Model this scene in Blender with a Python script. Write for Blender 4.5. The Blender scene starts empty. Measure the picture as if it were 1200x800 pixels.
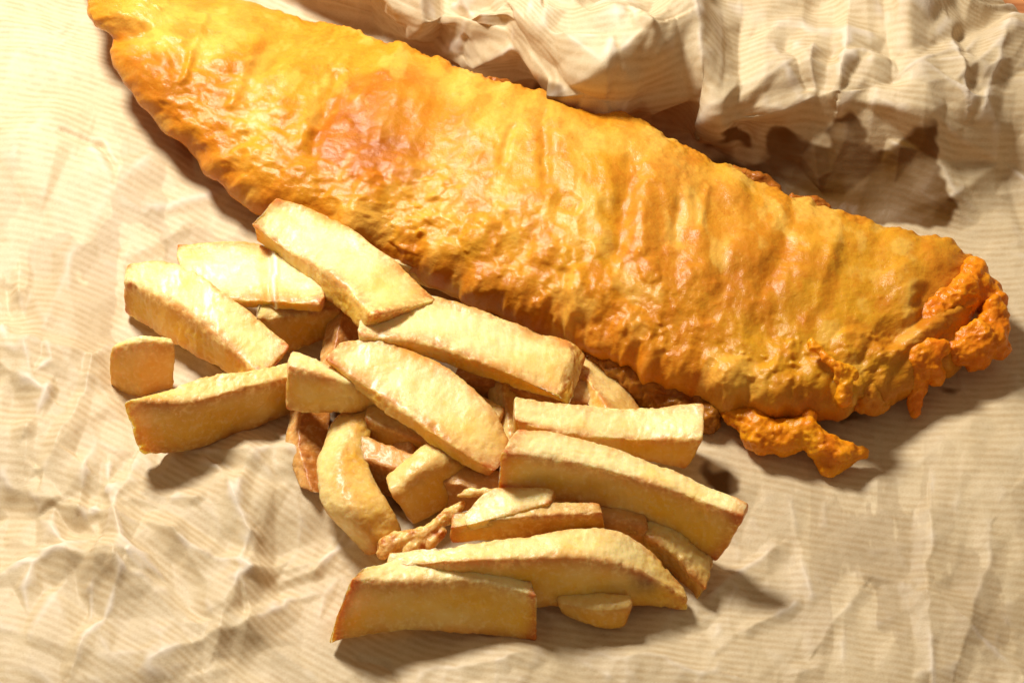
import bpy, math, random
import numpy as np
from mathutils import Vector
from mathutils.geometry import delaunay_2d_cdt

# ------------------------------------------------------------------ camera frame
S = 0.00025                      # metres per photo pixel at the focal plane (photo 1200 px = 0.30 m)
T = math.radians(40)
ST, CT = math.sin(T), math.cos(T)
D = 0.70 / S
BACK = np.array([0, -ST, CT]); UP = np.array([0, CT, ST]); RT = np.array([1.0, 0, 0])
scene = bpy.context.scene
C = scene.collection

cam_d = bpy.data.cameras.new('camera'); cam = bpy.data.objects.new('camera', cam_d); C.objects.link(cam)
cam.location = Vector(BACK * 0.70); cam.rotation_euler = (T, 0, 0)
cam_d.sensor_width = 36; cam_d.lens = 36 * 0.70 / 0.30; cam_d.clip_start = 0.01; cam_d.clip_end = 50
cam_d.dof.use_dof = True; cam_d.dof.focus_distance = 0.675; cam_d.dof.aperture_fstop = 36
scene.camera = cam

# ------------------------------------------------------------------ light
world = bpy.data.worlds.new('World'); scene.world = world; world.use_nodes = True
bg = world.node_tree.nodes['Background']
bg.inputs[0].default_value = (1.0, 0.80, 0.54, 1); bg.inputs[1].default_value = 0.27

def area(name, loc, target, size, power, col):
    l = bpy.data.lights.new(name, 'AREA'); l.shape = 'DISK'; l.size = size; l.energy = power; l.color = col
    o = bpy.data.objects.new(name, l); C.objects.link(o); o.location = loc
    o.rotation_euler = (Vector(target) - Vector(loc)).to_track_quat('-Z', 'Y').to_euler(); return o
area('key_light', (-0.24, 0.32, 0.52), (-0.03, 0.0, 0), 0.15, 7.2, (1, 0.965, 0.90))
scene.view_settings.view_transform = 'Standard'; scene.view_settings.look = 'None'
scene.view_settings.exposure = 0.0; scene.view_settings.gamma = 1
scene.render.engine = 'CYCLES'
scene.cycles.use_denoising = True
scene.cycles.max_bounces = 8; scene.cycles.diffuse_bounces = 4; scene.cycles.transmission_bounces = 4
scene.cycles.sample_clamp_indirect = 4

# ------------------------------------------------------------------ maths helpers
def world_from(px, py, d):
    px, py, d = np.broadcast_arrays(np.asarray(px, float), np.asarray(py, float), np.asarray(d, float))
    k = (D - d) / D
    x = (px - 600) * k; y = (400 - py) * k
    return (x[..., None] * RT + y[..., None] * UP + d[..., None] * BACK) * S
def depth_at(px, py, z):
    Y = 400 - np.asarray(py, float)
    return (z - Y * ST) / (CT - Y * ST / D)
def z_of(py, d):
    Y = 400 - py
    return Y * (1 - d / D) * ST + d * CT
def to_px(P):
    P = P / S
    d = P @ BACK; k = (D - d) / D
    return P[..., 0] / k + 600, 400 - (P @ UP) / k, d

def hash3(i, j, k, s):
    with np.errstate(over='ignore'):
        h = (i.astype(np.uint32) * np.uint32(374761393) + j.astype(np.uint32) * np.uint32(668265263)
             + k.astype(np.uint32) * np.uint32(2246822519) + np.uint32((s * 3266489917) & 0xffffffff))
        h = (h ^ (h >> np.uint32(13))) * np.uint32(1274126177); h ^= h >> np.uint32(16)
        h = h * np.uint32(2654435761); h ^= h >> np.uint32(15)
    return h.astype(np.float64) / 4294967295.0 * 2 - 1
def noise(x, y, z=0.0, seed=0):
    x, y, z = np.broadcast_arrays(x, y, z)
    xi, yi, zi = np.floor(x), np.floor(y), np.floor(z)
    fx, fy, fz = x - xi, y - yi, z - zi
    xi, yi, zi = xi.astype(np.int64), yi.astype(np.int64), zi.astype(np.int64)
    u, v, w = [f * f * f * (f * (f * 6 - 15) + 10) for f in (fx, fy, fz)]
    out = 0
    for a in (0, 1):
        wa = u if a else 1 - u
        for b in (0, 1):
            wb = v if b else 1 - v
            for c in (0, 1):
                wc = w if c else 1 - w
                out = out + wa * wb * wc * hash3(xi + a, yi + b, zi + c, seed)
    return out
def fbm(x, y, z=0.0, seed=0, oct=4, gain=0.5):
    o, a, f, n = 0, 1, 1, 0
    for k in range(oct):
        o = o + a * noise(np.asarray(x) * f + 17.3 * k, np.asarray(y) * f - 9.1 * k, np.asarray(z) * f, seed + k); n += a; a *= gain; f *= 2.03
    return o / n
def sstep(a, b, x):
    t = np.clip((x - a) / (b - a), 0, 1); return t * t * (3 - 2 * t)
def spline(K, t):
    """Hermite through the rows of K at parameters t in [0,1] (by index chord length)"""
    K = np.asarray(K, float); n = len(K)
    seg = np.linalg.norm(np.diff(K[:, :2] if K.shape[1] > 1 else K, axis=0), axis=1) + 1e-6
    s = np.concatenate([[0], np.cumsum(seg)]); s /= s[-1]
    m = np.zeros_like(K)
    for i in range(n):
        if i == 0: m[i] = (K[1] - K[0]) / (s[1] - s[0])
        elif i == n - 1: m[i] = (K[-1] - K[-2]) / (s[-1] - s[-2])
        else: m[i] = (K[i + 1] - K[i - 1]) / (s[i + 1] - s[i - 1])
    i = np.clip(np.searchsorted(s, t, side='right') - 1, 0, n - 2)
    h = (s[i + 1] - s[i])[:, None]; u = ((t - s[i]) / (s[i + 1] - s[i]))[:, None]
    return ((2*u**3 - 3*u**2 + 1) * K[i] + (u**3 - 2*u**2 + u) * h * m[i] + (-2*u**3 + 3*u**2) * K[i+1] + (u**3 - u**2) * h * m[i+1])

def grid_normals(P, wrap=False):
    du = np.gradient(P, axis=0)
    if wrap:
        dv = np.roll(P, -1, 1) - np.roll(P, 1, 1)
    else: dv = np.gradient(P, axis=1)
    n = np.cross(du, dv); n /= np.linalg.norm(n, axis=-1, keepdims=True) + 1e-12
    return n

def mesh_from(name, V, F, mat, attrs=None, parent=None, origin=None, smooth=True):
    """V (n,3) world metres, F (m,4) or list of arrays"""
    origin = np.zeros(3) if origin is None else np.asarray(origin, float)
    me = bpy.data.meshes.new(name)
    V = np.asarray(V, np.float32) - origin.astype(np.float32)
    Fs = F if isinstance(F, list) else [F]
    loops = np.concatenate([f.ravel() for f in Fs]).astype(np.int32)
    sizes = np.concatenate([np.full(len(f), f.shape[1]) for f in Fs]).astype(np.int32)
    starts = np.concatenate([[0], np.cumsum(sizes)[:-1]]).astype(np.int32)
    me.vertices.add(len(V)); me.vertices.foreach_set('co', V.ravel())
    me.loops.add(len(loops)); me.loops.foreach_set('vertex_index', loops)
    me.polygons.add(len(sizes)); me.polygons.foreach_set('loop_start', starts); me.polygons.foreach_set('loop_total', sizes)
    me.update(calc_edges=True); me.validate()
    me.polygons.foreach_set('use_smooth', np.full(len(me.polygons), smooth))
    for k, a in (attrs or {}).items():
        a = np.asarray(a, np.float32)
        if a.ndim == 1:
            at = me.attributes.new(k, 'FLOAT', 'POINT'); at.data.foreach_set('value', a)
        else:
            at = me.attributes.new(k, 'FLOAT_COLOR', 'POINT')
            at.data.foreach_set('color', np.concatenate([a, np.ones((len(a), 1), np.float32)], 1).ravel())
    me.materials.append(mat)
    o = bpy.data.objects.new(name, me); C.objects.link(o)
    if parent is not None:
        o.parent = parent; o.location = Vector(origin) - parent.location
    else: o.location = origin
    return o
def tag(o, label, cat, group=None):
    o['label'] = label; o['category'] = cat
    if group: o['group'] = group
    return o
def srgb(r, g, b):
    f = lambda c: (c / 255 / 12.92) if c / 255 <= 0.04045 else ((c / 255 + 0.055) / 1.055) ** 2.4
    return np.array([f(r), f(g), f(b)])

# ------------------------------------------------------------------ materials
class NT:
    def __init__(s, name):
        s.m = bpy.data.materials.new(name); s.m.use_nodes = True; s.t = s.m.node_tree
        s.b = s.t.nodes['Principled BSDF']; s.out = s.t.nodes['Material Output']
    def n(s, typ, **kw):
        nd = s.t.nodes.new(typ)
        for k, v in kw.items():
            if k.startswith('_'): nd.inputs[int(k[1:])].default_value = v
            else: setattr(nd, k, v)
        return nd
    def l(s, a, b): s.t.links.new(a, b)
    def val(s, x):
        return x
    def mth(s, op, a, b=None, clamp=False):
        nd = s.t.nodes.new('ShaderNodeMath'); nd.operation = op; nd.use_clamp = clamp
        for i, v in enumerate((a, b)):
            if v is None: continue
            if isinstance(v, (int, float)): nd.inputs[i].default_value = v
            else: s.l(v, nd.inputs[i])
        return nd.outputs[0]
    def attr(s, name, out='Fac'):
        nd = s.n('ShaderNodeAttribute', attribute_name=name); return nd.outputs[out]
    def mix(s, f, a, b, mode='MIX'):
        nd = s.t.nodes.new('ShaderNodeMix'); nd.data_type = 'RGBA'; nd.blend_type = mode
        for i, v in ((0, f), (6, a), (7, b)):
            if isinstance(v, (int, float)): nd.inputs[i].default_value = v
            elif isinstance(v, (tuple, list, np.ndarray)): nd.inputs[i].default_value = (*[float(q) for q in v][:3], 1)
            else: s.l(v, nd.inputs[i])
        return nd.outputs[2]
    def noise(s, scale, detail=3, rough=0.55, vec=None, dist=0):
        nd = s.n('ShaderNodeTexNoise'); nd.inputs['Scale'].default_value = scale; nd.inputs['Detail'].default_value = detail
        nd.inputs['Roughness'].default_value = rough; nd.inputs['Distortion'].default_value = dist
        if vec is None:
            if not hasattr(s, 'tc'): s.tc = s.n('ShaderNodeTexCoord')
            vec = s.tc.outputs['Object']
        s.l(vec, nd.inputs['Vector']); return nd.outputs['Fac']
    def vor(s, scale, feature='F1'):
        nd = s.n('ShaderNodeTexVoronoi', feature=feature); nd.inputs['Scale'].default_value = scale
        if not hasattr(s, 'tc'): s.tc = s.n('ShaderNodeTexCoord')
        s.l(s.tc.outputs['Object'], nd.inputs['Vector']); return nd.outputs['Distance']
    def ramp(s, f, a, b):
        nd = s.n('ShaderNodeMapRange'); nd.interpolation_type = 'SMOOTHSTEP'
        nd.inputs[1].default_value = a; nd.inputs[2].default_value = b; s.l(f, nd.inputs[0]); return nd.outputs[0]
    def bump(s, h, dist, strength=1.0, prev=None):
        nd = s.n('ShaderNodeBump'); nd.inputs['Strength'].default_value = strength; nd.inputs['Distance'].default_value = dist
        s.l(h, nd.inputs['Height'])
        if prev is not None: s.l(prev, nd.inputs['Normal'])
        return nd.outputs[0]

def paper_material():
    k = NT('ribbed_kraft_paper')
    ph = k.attr('phase'); grease_shade = k.attr('grease_shade'); wear = k.attr('wear')
    wob = k.noise(1100, 2); ph2 = k.mth('ADD', ph, k.mth('MULTIPLY', k.mth('SUBTRACT', wob, 0.5), 1.2))
    sn = k.mth('SINE', ph2); rib = k.mth('MULTIPLY_ADD', sn, 0.5); k.t.nodes[-1].inputs[2].default_value = 0.5
    fibre = k.noise(2600, 3, 0.7)
    patch = k.noise(28, 4, 0.6)
    light = k.mix(patch, srgb(222, 198, 152), srgb(238, 219, 182)); dark = k.mix(patch, srgb(188, 154, 102), srgb(206, 174, 126))
    amt = k.mth('MULTIPLY', rib, k.mth('MULTIPLY_ADD', patch, 0.55)); k.t.nodes[-2].inputs[2].default_value = 0.30
    # rib strength varies along the sheet and breaks up with the fibres
    brk = k.ramp(k.noise(160, 3, 0.6), 0.25, 0.7)
    f = k.mth('MULTIPLY', rib, k.mth('ADD', 0.04, k.mth('MULTIPLY', brk, 0.52)))
    c = k.mix(f, light, dark)
    c = k.mix(k.mth('MULTIPLY', k.ramp(fibre, 0.42, 0.78), 0.30), c, srgb(166, 126, 84))
    c = k.mix(k.mth('MULTIPLY', wear, 0.55), c, srgb(252, 240, 222))
    c = k.mix(k.mth('MULTIPLY', grease_shade, 0.96), c, srgb(116, 76, 14))
    k.l(c, k.b.inputs['Base Color'])
    r = k.mth('SUBTRACT', 0.52, k.mth('MULTIPLY', grease_shade, 0.04)); k.l(r, k.b.inputs['Roughness'])
    k.b.inputs['Specular IOR Level'].default_value = 0.30
    bn = k.bump(rib, 0.00004, 0.5); bn = k.bump(k.noise(420, 5, 0.65), 0.00025, 0.55, bn); bn = k.bump(fibre, 0.00003, 0.6, bn)
    k.l(bn, k.b.inputs['Normal'])
    tr = k.n('ShaderNodeBsdfTranslucent'); k.l(k.mix(1.0, c, srgb(250, 196, 96), 'MULTIPLY'), tr.inputs['Color']); k.l(bn, tr.inputs['Normal'])
    mx = k.n('ShaderNodeMixShader'); k.l(k.mth('ADD', 0.20, k.mth('MULTIPLY', grease_shade, 0.15)), mx.inputs[0])
    k.l(k.b.outputs[0], mx.inputs[1]); k.l(tr.outputs[0], mx.inputs[2]); k.l(mx.outputs[0], k.out.inputs[0])
    return k.m

def batter_material():
    k = NT('fried_batter')
    col = k.attr('tint', 'Color')
    n1 = k.noise(170, 4, 0.6, dist=0.6); n2 = k.noise(700, 4, 0.65); n3 = k.noise(2600, 2, 0.6)
    c = k.mix(k.mth('MULTIPLY', k.ramp(n1, 0.48, 0.75), 0.34), col, srgb(198, 108, 20))
    c = k.mix(k.mth('MULTIPLY', k.ramp(n1, 0.5, 0.22), 0.22), c, srgb(238, 180, 74))
    c = k.mix(k.mth('MULTIPLY', k.ramp(n2, 0.5, 0.75), 0.22), c, srgb(196, 110, 22))
    c = k.mix(k.mth('MULTIPLY', k.ramp(n2, 0.45, 0.25), 0.22), c, srgb(240, 186, 70))
    pore = k.ramp(k.vor(520), 0.22, 0.05)
    c = k.mix(k.mth('MULTIPLY', k.mth('MULTIPLY', pore, k.ramp(n1, 0.45, 0.6)), 0.35), c, srgb(170, 72, 14))
    k.l(c, k.b.inputs['Base Color'])
    k.b.inputs['Subsurface Weight'].default_value = 0.35
    k.b.inputs['Subsurface Radius'].default_value = (1.0, 0.55, 0.20)
    k.b.inputs['Subsurface Scale'].default_value = 0.0035
    k.l(k.mth('MULTIPLY_ADD', n2, 0.35), k.b.inputs['Roughness']); k.t.nodes[-1].inputs[2].default_value = 0.36
    k.b.inputs['Specular IOR Level'].default_value = 0.15; k.b.inputs['Specular Tint'].default_value = (1, 0.8, 0.45, 1)
    k.b.inputs['Coat Weight'].default_value = 0.36; k.b.inputs['Coat Roughness'].default_value = 0.20
    k.b.inputs['Coat Tint'].default_value = (1, 0.95, 0.85, 1)
    bn = k.bump(n1, 0.0008, 0.15); bn = k.bump(n2, 0.0004, 0.28, bn); bn = k.bump(n3, 0.00018, 0.8, bn)
    bn = k.bump(k.vor(850), 0.00016, 0.5, bn)
    k.l(bn, k.b.inputs['Normal']); cn = k.bump(n1, 0.0006, 0.15); cn = k.bump(n2, 0.0004, 0.35, cn); cn = k.bump(n3, 0.00013, 0.8, cn); k.l(cn, k.b.inputs['Coat Normal'])
    return k.m

def chip_material(name, top, deep, brown, sss=0.6):
    k = NT(name)
    oi = k.n('ShaderNodeObjectInfo').outputs['Random']; bru = k.attr('bruise'); pale = k.attr('pale')
    edge = k.attr('edge'); face = k.attr('side'); crisp = k.attr('crisp')
    n1 = k.noise(120, 4, 0.6); n2 = k.noise(620, 4, 0.65); n3 = k.noise(2300, 3, 0.6)
    c = k.mix(k.mth('MULTIPLY', face, 0.95), top, deep)
    c = k.mix(k.mth('MULTIPLY', k.ramp(n1, 0.45, 0.75), 0.50), c, deep)
    c = k.mix(k.mth('MULTIPLY', k.ramp(n2, 0.52, 0.3), 0.25), c, srgb(255, 240, 200))
    c = k.mix(k.mth('MULTIPLY', oi, 0.20), c, deep); wet = k.ramp(k.noise(48, 3, 0.5), 0.50, 0.66)
    c = k.mix(k.mth('MULTIPLY', wet, 0.42), c, deep)
    c = k.mix(pale, c, srgb(255, 246, 222)); c = k.mix(k.mth('MULTIPLY', bru, k.mth('ADD', 0.35, n2)), c, srgb(142, 104, 62))
    e = k.mth('MULTIPLY', edge, k.ramp(k.mth('ADD', k.mth('MULTIPLY', n1, 0.55), k.mth('MULTIPLY', n2, 0.45)), 0.36, 0.56))
    c = k.mix(k.mth('MULTIPLY', e, 0.92), c, brown)
    cr = k.mth('MULTIPLY', crisp, k.ramp(n2, 0.25, 0.62))
    c = k.mix(k.mth('MULTIPLY', cr, 0.80), c, brown)
    sp = k.mth('MULTIPLY', k.ramp(n3, 0.62, 0.76), k.mth('ADD', 0.08, k.mth('MULTIPLY', edge, 0.55)))
    c = k.mix(sp, c, srgb(150, 72, 22))
    k.l(c, k.b.inputs['Base Color'])
    k.b.inputs['Subsurface Weight'].default_value = sss
    k.b.inputs['Subsurface Radius'].default_value = (0.8, 0.55, 0.24)
    k.b.inputs['Subsurface Scale'].default_value = 0.0045
    k.l(k.mth('MULTIPLY_ADD', n2, 0.4), k.b.inputs['Roughness']); k.t.nodes[-1].inputs[2].default_value = 0.14
    k.b.inputs['Coat Weight'].default_value = 0.14; k.b.inputs['Coat Roughness'].default_value = 0.24
    k.b.inputs['Specular IOR Level'].default_value = 0.25
    bn = k.bump(n1, 0.0007, 0.4); bn = k.bump(n2, 0.0005, 0.5, bn); bn = k.bump(n3, 0.00012, 0.8, bn)
    k.l(bn, k.b.inputs['Normal'])
    return k.m

def wood_material():
    k = NT('oiled_wood'); tc = k.n('ShaderNodeTexCoord'); mp = k.n('ShaderNodeMapping')
    mp.inputs['Scale'].default_value = (14, 260, 14); mp.inputs['Rotation'].default_value = (0, 0, math.radians(-12)); k.l(tc.outputs['Object'], mp.inputs[0])
    g = k.noise(1.0, 5, 0.6, mp.outputs[0], 0.8)
    c = k.mix(k.ramp(g, 0.3, 0.7), srgb(150, 84, 40), srgb(214, 144, 88)); k.l(c, k.b.inputs['Base Color'])
    k.b.inputs['Roughness'].default_value = 0.5; k.l(k.bump(g, 0.0003, 0.5), k.b.inputs['Normal']); return k.m

M_PAPER = paper_material(); M_BATTER = batter_material(); M_WOOD = wood_material()
M_CHIP = chip_material('soft_fried_potato', srgb(248, 226, 160), srgb(238, 182, 46), srgb(190, 96, 30))
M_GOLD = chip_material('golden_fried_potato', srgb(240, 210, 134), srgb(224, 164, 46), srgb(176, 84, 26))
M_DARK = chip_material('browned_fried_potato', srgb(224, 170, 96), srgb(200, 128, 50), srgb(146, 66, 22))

# ------------------------------------------------------------------ table
def table():
    nx, ny = 40, 40
    xs = np.linspace(-0.45, 0.45, nx); ys = np.linspace(-0.45, 0.6, ny)
    X, Y = np.meshgrid(xs, ys, indexing='ij'); Z = np.full_like(X, -0.012)
    top = np.stack([X, Y, Z], -1).reshape(-1, 3)
    idx = np.arange(nx * ny).reshape(nx, ny)
    F = np.stack([idx[:-1, :-1], idx[1:, :-1], idx[1:, 1:], idx[:-1, 1:]], -1).reshape(-1, 4)
    o = mesh_from('table', top, F, M_WOOD, smooth=False); o['kind'] = 'structure'
    sm = o.modifiers.new('thickness', 'SOLIDIFY'); sm.thickness = 0.03; sm.offset = -1
    return o
table()

# ------------------------------------------------------------------ the sheet of paper
def facet_field(X, Y, cell, rng, jitter=0.5, x0=-320, x1=1520, y0=-740, y1=1220, extra=None):
    """random crumple facets: jittered points with random heights, joined by a Delaunay net"""
    xs = np.arange(x0 - cell, x1 + cell, cell); ys = np.arange(y0 - cell, y1 + cell, cell)
    PX, PY = np.meshgrid(xs, ys); PX = PX.ravel() + rng.uniform(-jitter, jitter, PX.size) * cell; PY = PY.ravel() + rng.uniform(-jitter, jitter, PY.size) * cell
    H = rng.uniform(-1, 1, PX.size)
    r = delaunay_2d_cdt([Vector((a, b)) for a, b in zip(PX, PY)], [], [], 0, 1e-4)
    vc = np.array([v[:] for v in r[0]]); orig = [o[0] for o in r[3]]; hh = H[orig]
    out = np.zeros_like(X); xr, yr = X[:, 0], Y[0, :]
    for tri in r[2]:
        a, b, c = vc[tri[0]], vc[tri[1]], vc[tri[2]]
        lo = np.minimum(np.minimum(a, b), c); hi = np.maximum(np.maximum(a, b), c)
        i0, i1 = np.searchsorted(xr, lo[0]), np.searchsorted(xr, hi[0], side='right')
        j0, j1 = np.searchsorted(yr, lo[1]), np.searchsorted(yr, hi[1], side='right')
        if i0 >= i1 or j0 >= j1: continue
        x = X[i0:i1, j0:j1]; y = Y[i0:i1, j0:j1]
        den = (b[1]-c[1])*(a[0]-c[0]) + (c[0]-b[0])*(a[1]-c[1])
        if abs(den) < 1e-9: continue
        w0 = ((b[1]-c[1])*(x-c[0]) + (c[0]-b[0])*(y-c[1])) / den; w1 = ((c[1]-a[1])*(x-c[0]) + (a[0]-c[0])*(y-c[1])) / den; w2 = 1 - w0 - w1
        m = (w0 >= -1e-6) & (w1 >= -1e-6) & (w2 >= -1e-6)
        z = w0 * hh[tri[0]] + w1 * hh[tri[1]] + w2 * hh[tri[2]]
        sub = out[i0:i1, j0:j1]; sub[m] = z[m]
    return out
def blur(A, n):
    for _ in range(n):
        A = (A + np.roll(A, 1, 0) + np.roll(A, -1, 0)) / 3; A = (A + np.roll(A, 1, 1) + np.roll(A, -1, 1)) / 3
    return A
def seg_dist(X, Y, p, q):
    dx, dy = q[0]-p[0], q[1]-p[1]; L = math.hypot(dx, dy)
    t = np.clip(((X-p[0])*dx + (Y-p[1])*dy) / L**2, 0, 1)
    side = ((X-p[0])*dy - (Y-p[1])*dx) / L
    return np.hypot(X - p[0] - t*dx, Y - p[1] - t*dy), t, side
def fold(X, Y, p, q, amp, wl, wr=None):
    """sharp crease along p-q: tent of height amp, widths wl / wr on its two sides"""
    wr = wr or wl; d, t, side = seg_dist(X, Y, p, q)
    w = np.where(side > 0, wr, wl); return amp * np.clip(1 - d / w, 0, 1) ** 1.25

# columns of the back fold: x : [(px,py,z) rows r0..r5]; front rows follow
COLS = [
 (-330, [(-330,-330,0),(-330,-180,0),(-330,-80,0),(-330,-20,0),(-330,30,0)]),
 (60,   [(60,-330,10),(60,-180,6),(60,-80,3),(60,-20,0),(60,30,0)]),
 (230,  [(230,-330,40),(230,-180,40),(230,-80,30),(240,-30,8),(240,20,0)]),
 (330,  [(330,-330,70),(330,-120,75),(325,-40,62),(330,-12,16),(330,20,0)]),
 (430,  [(430,-330,80),(430,-80,88),(430,-8,78),(430,22,22),(435,50,0)]),
 (505,  [(505,-330,80),(505,-60,86),(500,22,74),(505,52,22),(510,75,0)]),
 (540,  [(540,-330,85),(540,-40,96),(540,25,92),(545,62,28),(550,90,0)]),
 (600,  [(600,-330,90),(600,-40,135),(598,38,104),(604,88,30),(604,112,0)]),
 (668,  [(668,-330,95),(655,0,150),(668,106,96),(668,120,24),(668,140,0)]),
 (745,  [(745,-330,100),(750,10,156),(748,112,92),(745,142,16),(745,165,0)]),
 (828,  [(828,-330,100),(812,-10,152),(830,118,90),(826,150,16),(828,190,0)]),
 (856,  [(856,-330,95),(850,20,124),(846,140,84),(862,180,12),(880,212,0)]),
 (950,  [(950,-330,90),(945,30,110),(950,112,96),(955,208,22),(965,245,0)]),
 (1050, [(1050,-330,80),(1050,40,116),(1050,122,104),(1048,218,22),(1045,268,0)]),
 (1125, [(1125,-40,54),(1125,60,92),(1115,138,88),(1120,238,18),(1130,290,0)]),
 (1200, [(1200,13,44),(1200,60,72),(1200,137,66),(1200,225,14),(1200,290,0)]),
 (1330, [(1330,40,36),(1330,80,40),(1330,150,30),(1330,215,10),(1330,290,0)]),
 (1530, [(1530,60,30),(1530,100,30),(1530,160,20),(1530,225,6),(1530,290,0)]),
]
def fish_axis(x): return np.interp(x, [-330, 60, 1150, 1530], [60, 60, 380, 400])
def build_paper():
    rng = np.random.default_rng(7)
    nx = 1000
    a = np.linspace(-330, 1530, nx)
    vr = [0, 1, 2, 3, 4, 5]; rows_per = [44, 76, 70, 40, 60]
    keys = []
    for x, r in COLS:
        ax = fish_axis(x); keys.append([*r, (x, max(ax, r[4][1] + 14), 0)])
    K = np.array(keys, float)                    # col,row,3
    cx = np.array([c[0] for c in COLS], float)
    # interpolate along x (monotone-ish hermite) then along rows
    def herm(xk, Yk, x, tens=0.75):
        m = np.zeros_like(Yk); m[1:-1] = (Yk[2:] - Yk[:-2]) / (xk[2:] - xk[:-2]).reshape(-1, *[1]*(Yk.ndim-1)) * tens
        i = np.clip(np.searchsorted(xk, x, side='right') - 1, 0, len(xk) - 2); h = xk[i+1] - xk[i]; u = (x - xk[i]) / h
        sh = (-1, *[1]*(Yk.ndim-1)); h = h.reshape(sh); u = u.reshape(sh)
        return (2*u**3-3*u**2+1)*Yk[i] + (u**3-2*u**2+u)*h*m[i] + (-2*u**3+3*u**2)*Yk[i+1] + (u**3-u**2)*h*m[i+1]
    KX = herm(cx, K, a)                           # nx,6,3
    v = np.concatenate([np.linspace(i, i+1, rows_per[i], endpoint=False) for i in range(5)])
    G = herm(np.arange(6.0), KX.transpose(1, 0, 2), v, 0.9).transpose(1, 0, 2)     # nx, nv, 3
    # front sheet: from the fish axis down to py=1050
    nf = 520; yl = KX[:, 5, 1][:, None]; w = np.linspace(0, 1, nf)[None, :]
    FY = yl + (1080 - yl) * w; FX = np.broadcast_to(a[:, None], FY.shape)
    front = np.stack([FX, FY, np.zeros_like(FY)], -1)
    G = np.concatenate([G, front], 1)
    # smooth seam rows
    for _ in range(6):
        s = slice(sum(rows_per) - 14, sum(rows_per) + 14); g = G[:, s].copy(); G[:, s][:, 1:-1] = (g[:, :-2] + g[:, 1:-1] * 2 + g[:, 2:]) / 4
    PX, PY, PZ = G[..., 0], G[..., 1], G[..., 2]
    # sheet coordinates (so crumples do not stretch inside the fold)
    SX = np.broadcast_to(a[:, None], PX.shape).copy()
    st = np.hypot(np.diff(PY, axis=1), np.diff(PZ, axis=1)).mean(0)
    SYr = np.concatenate([[0], np.cumsum(st)]); j5 = sum(rows_per)
    SY = np.broadcast_to((SYr - SYr[j5])[None, :] + 200.0, PX.shape).copy()
    SY[:, j5:] = PY[:, j5:]
    # blend behind the front sheet: use image row where the sheet lies flat so left side stays coherent
    seg = np.linalg.norm(np.diff(world_from(PX, PY, depth_at(PX, PY, PZ)), axis=1), axis=2) / S
    arc = np.concatenate([np.zeros((nx, 1)), np.cumsum(seg, 1)], 1)[:, :j5 + 1]; back_len = arc[:, j5:j5 + 1] - arc[:, :j5]
    kern = np.exp(-0.5 * (np.arange(-90, 91) / 38.0) ** 2); kern /= kern.sum()
    bl = np.stack([np.convolve(np.pad(back_len[:, j], 90, 'edge'), kern, 'valid') for j in range(j5)], 1)
    SY[:, :j5] = PY[:, j5:j5+1] - bl * 0.85
    gx = a; gy = np.linspace(-720, 1120, 1050); GX, GY = np.meshgrid(gx, gy, indexing='ij')
    f1 = blur(facet_field(GX, GY, 150, rng), 3); f2 = blur(facet_field(GX, GY, 66, rng), 1); f3 = facet_field(GX, GY, 27, rng)
    def samp(f):
        j = np.clip((SY - gy[0]) / (gy[1] - gy[0]), 0, len(gy) - 1.001); j0 = j.astype(int); t = j - j0; ii = np.arange(nx)[:, None]
        return f[ii, j0] * (1 - t) + f[ii, j0 + 1] * t
    h1, h2, h3 = samp(f1), samp(f2), samp(f3)
    g = lambda cx, cy, rx, ry: np.exp(-(((PX - cx) / rx) ** 2 + ((PY - cy) / ry) ** 2))
    back = sstep(j5 - 60, j5 - 130, np.broadcast_to(np.arange(PX.shape[1])[None, :], PX.shape))
    inlow = g(420, 480, 230, 150); rgt = sstep(820, 950, PX) * (1 - back)
    amp1 = 7.0 + 5 * back + 5 * g(160, 680, 260, 160) - 3.5 * inlow - 1.5 * rgt
    amp2 = 4.2 + 6 * back + 5.5 * g(200, 660, 260, 130) + 2 * g(60, 420, 160, 130) - 1.6 * inlow - 1.2 * rgt + 1.5 * g(1130, 720, 80, 80)
    amp3 = 1.5 + 1.6 * back + 1.8 * g(230, 640, 200, 110) + 1.0 * g(220, 300, 90, 70) - 0.5 * inlow - 0.4 * rgt
    amp1, amp2, amp3 = [np.maximum(q, 0.15) for q in (amp1, amp2, amp3)]
    modul = 0.45 + 0.95 * sstep(-0.2, 0.5, fbm(SX / 210, SY / 210, 3.1, 5, 3))
    H = h1 * amp1 + (h2 * amp2 * 2.2 + h3 * amp3 * 2.8) * (modul + 0.5 * g(40, 430, 150, 150) * (1 - back)) + fbm(SX / 130, SY / 130, 0, 9, 3) * 4 * (1 - inlow * 0.6)
    H += fbm(SX / 16, SY / 16, 0, 12, 3) * 0.35
    # the hump of paper at lower left, dropping behind into the dip the chips lie in
    hump = 24 * g(300, 590, 90, 50) + 8 * g(150, 640, 130, 70) + 14 * g(390, 700, 70, 50)
    H += hump * (1 - back)
    H += (16 * g(-20, 520, 90, 60) + 22 * g(40, 185, 130, 62) + 22 * g(60, 780, 190, 130) + 10 * g(620, 800, 160, 60) + 14 * g(1180, 560, 90, 110)) * (1 - back)
    QX = PX + 11 * fbm(SX / 48, SY / 48, 1, 55, 3); QY = PY + 11 * fbm(SX / 48, SY / 48, 6, 56, 3)
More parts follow.
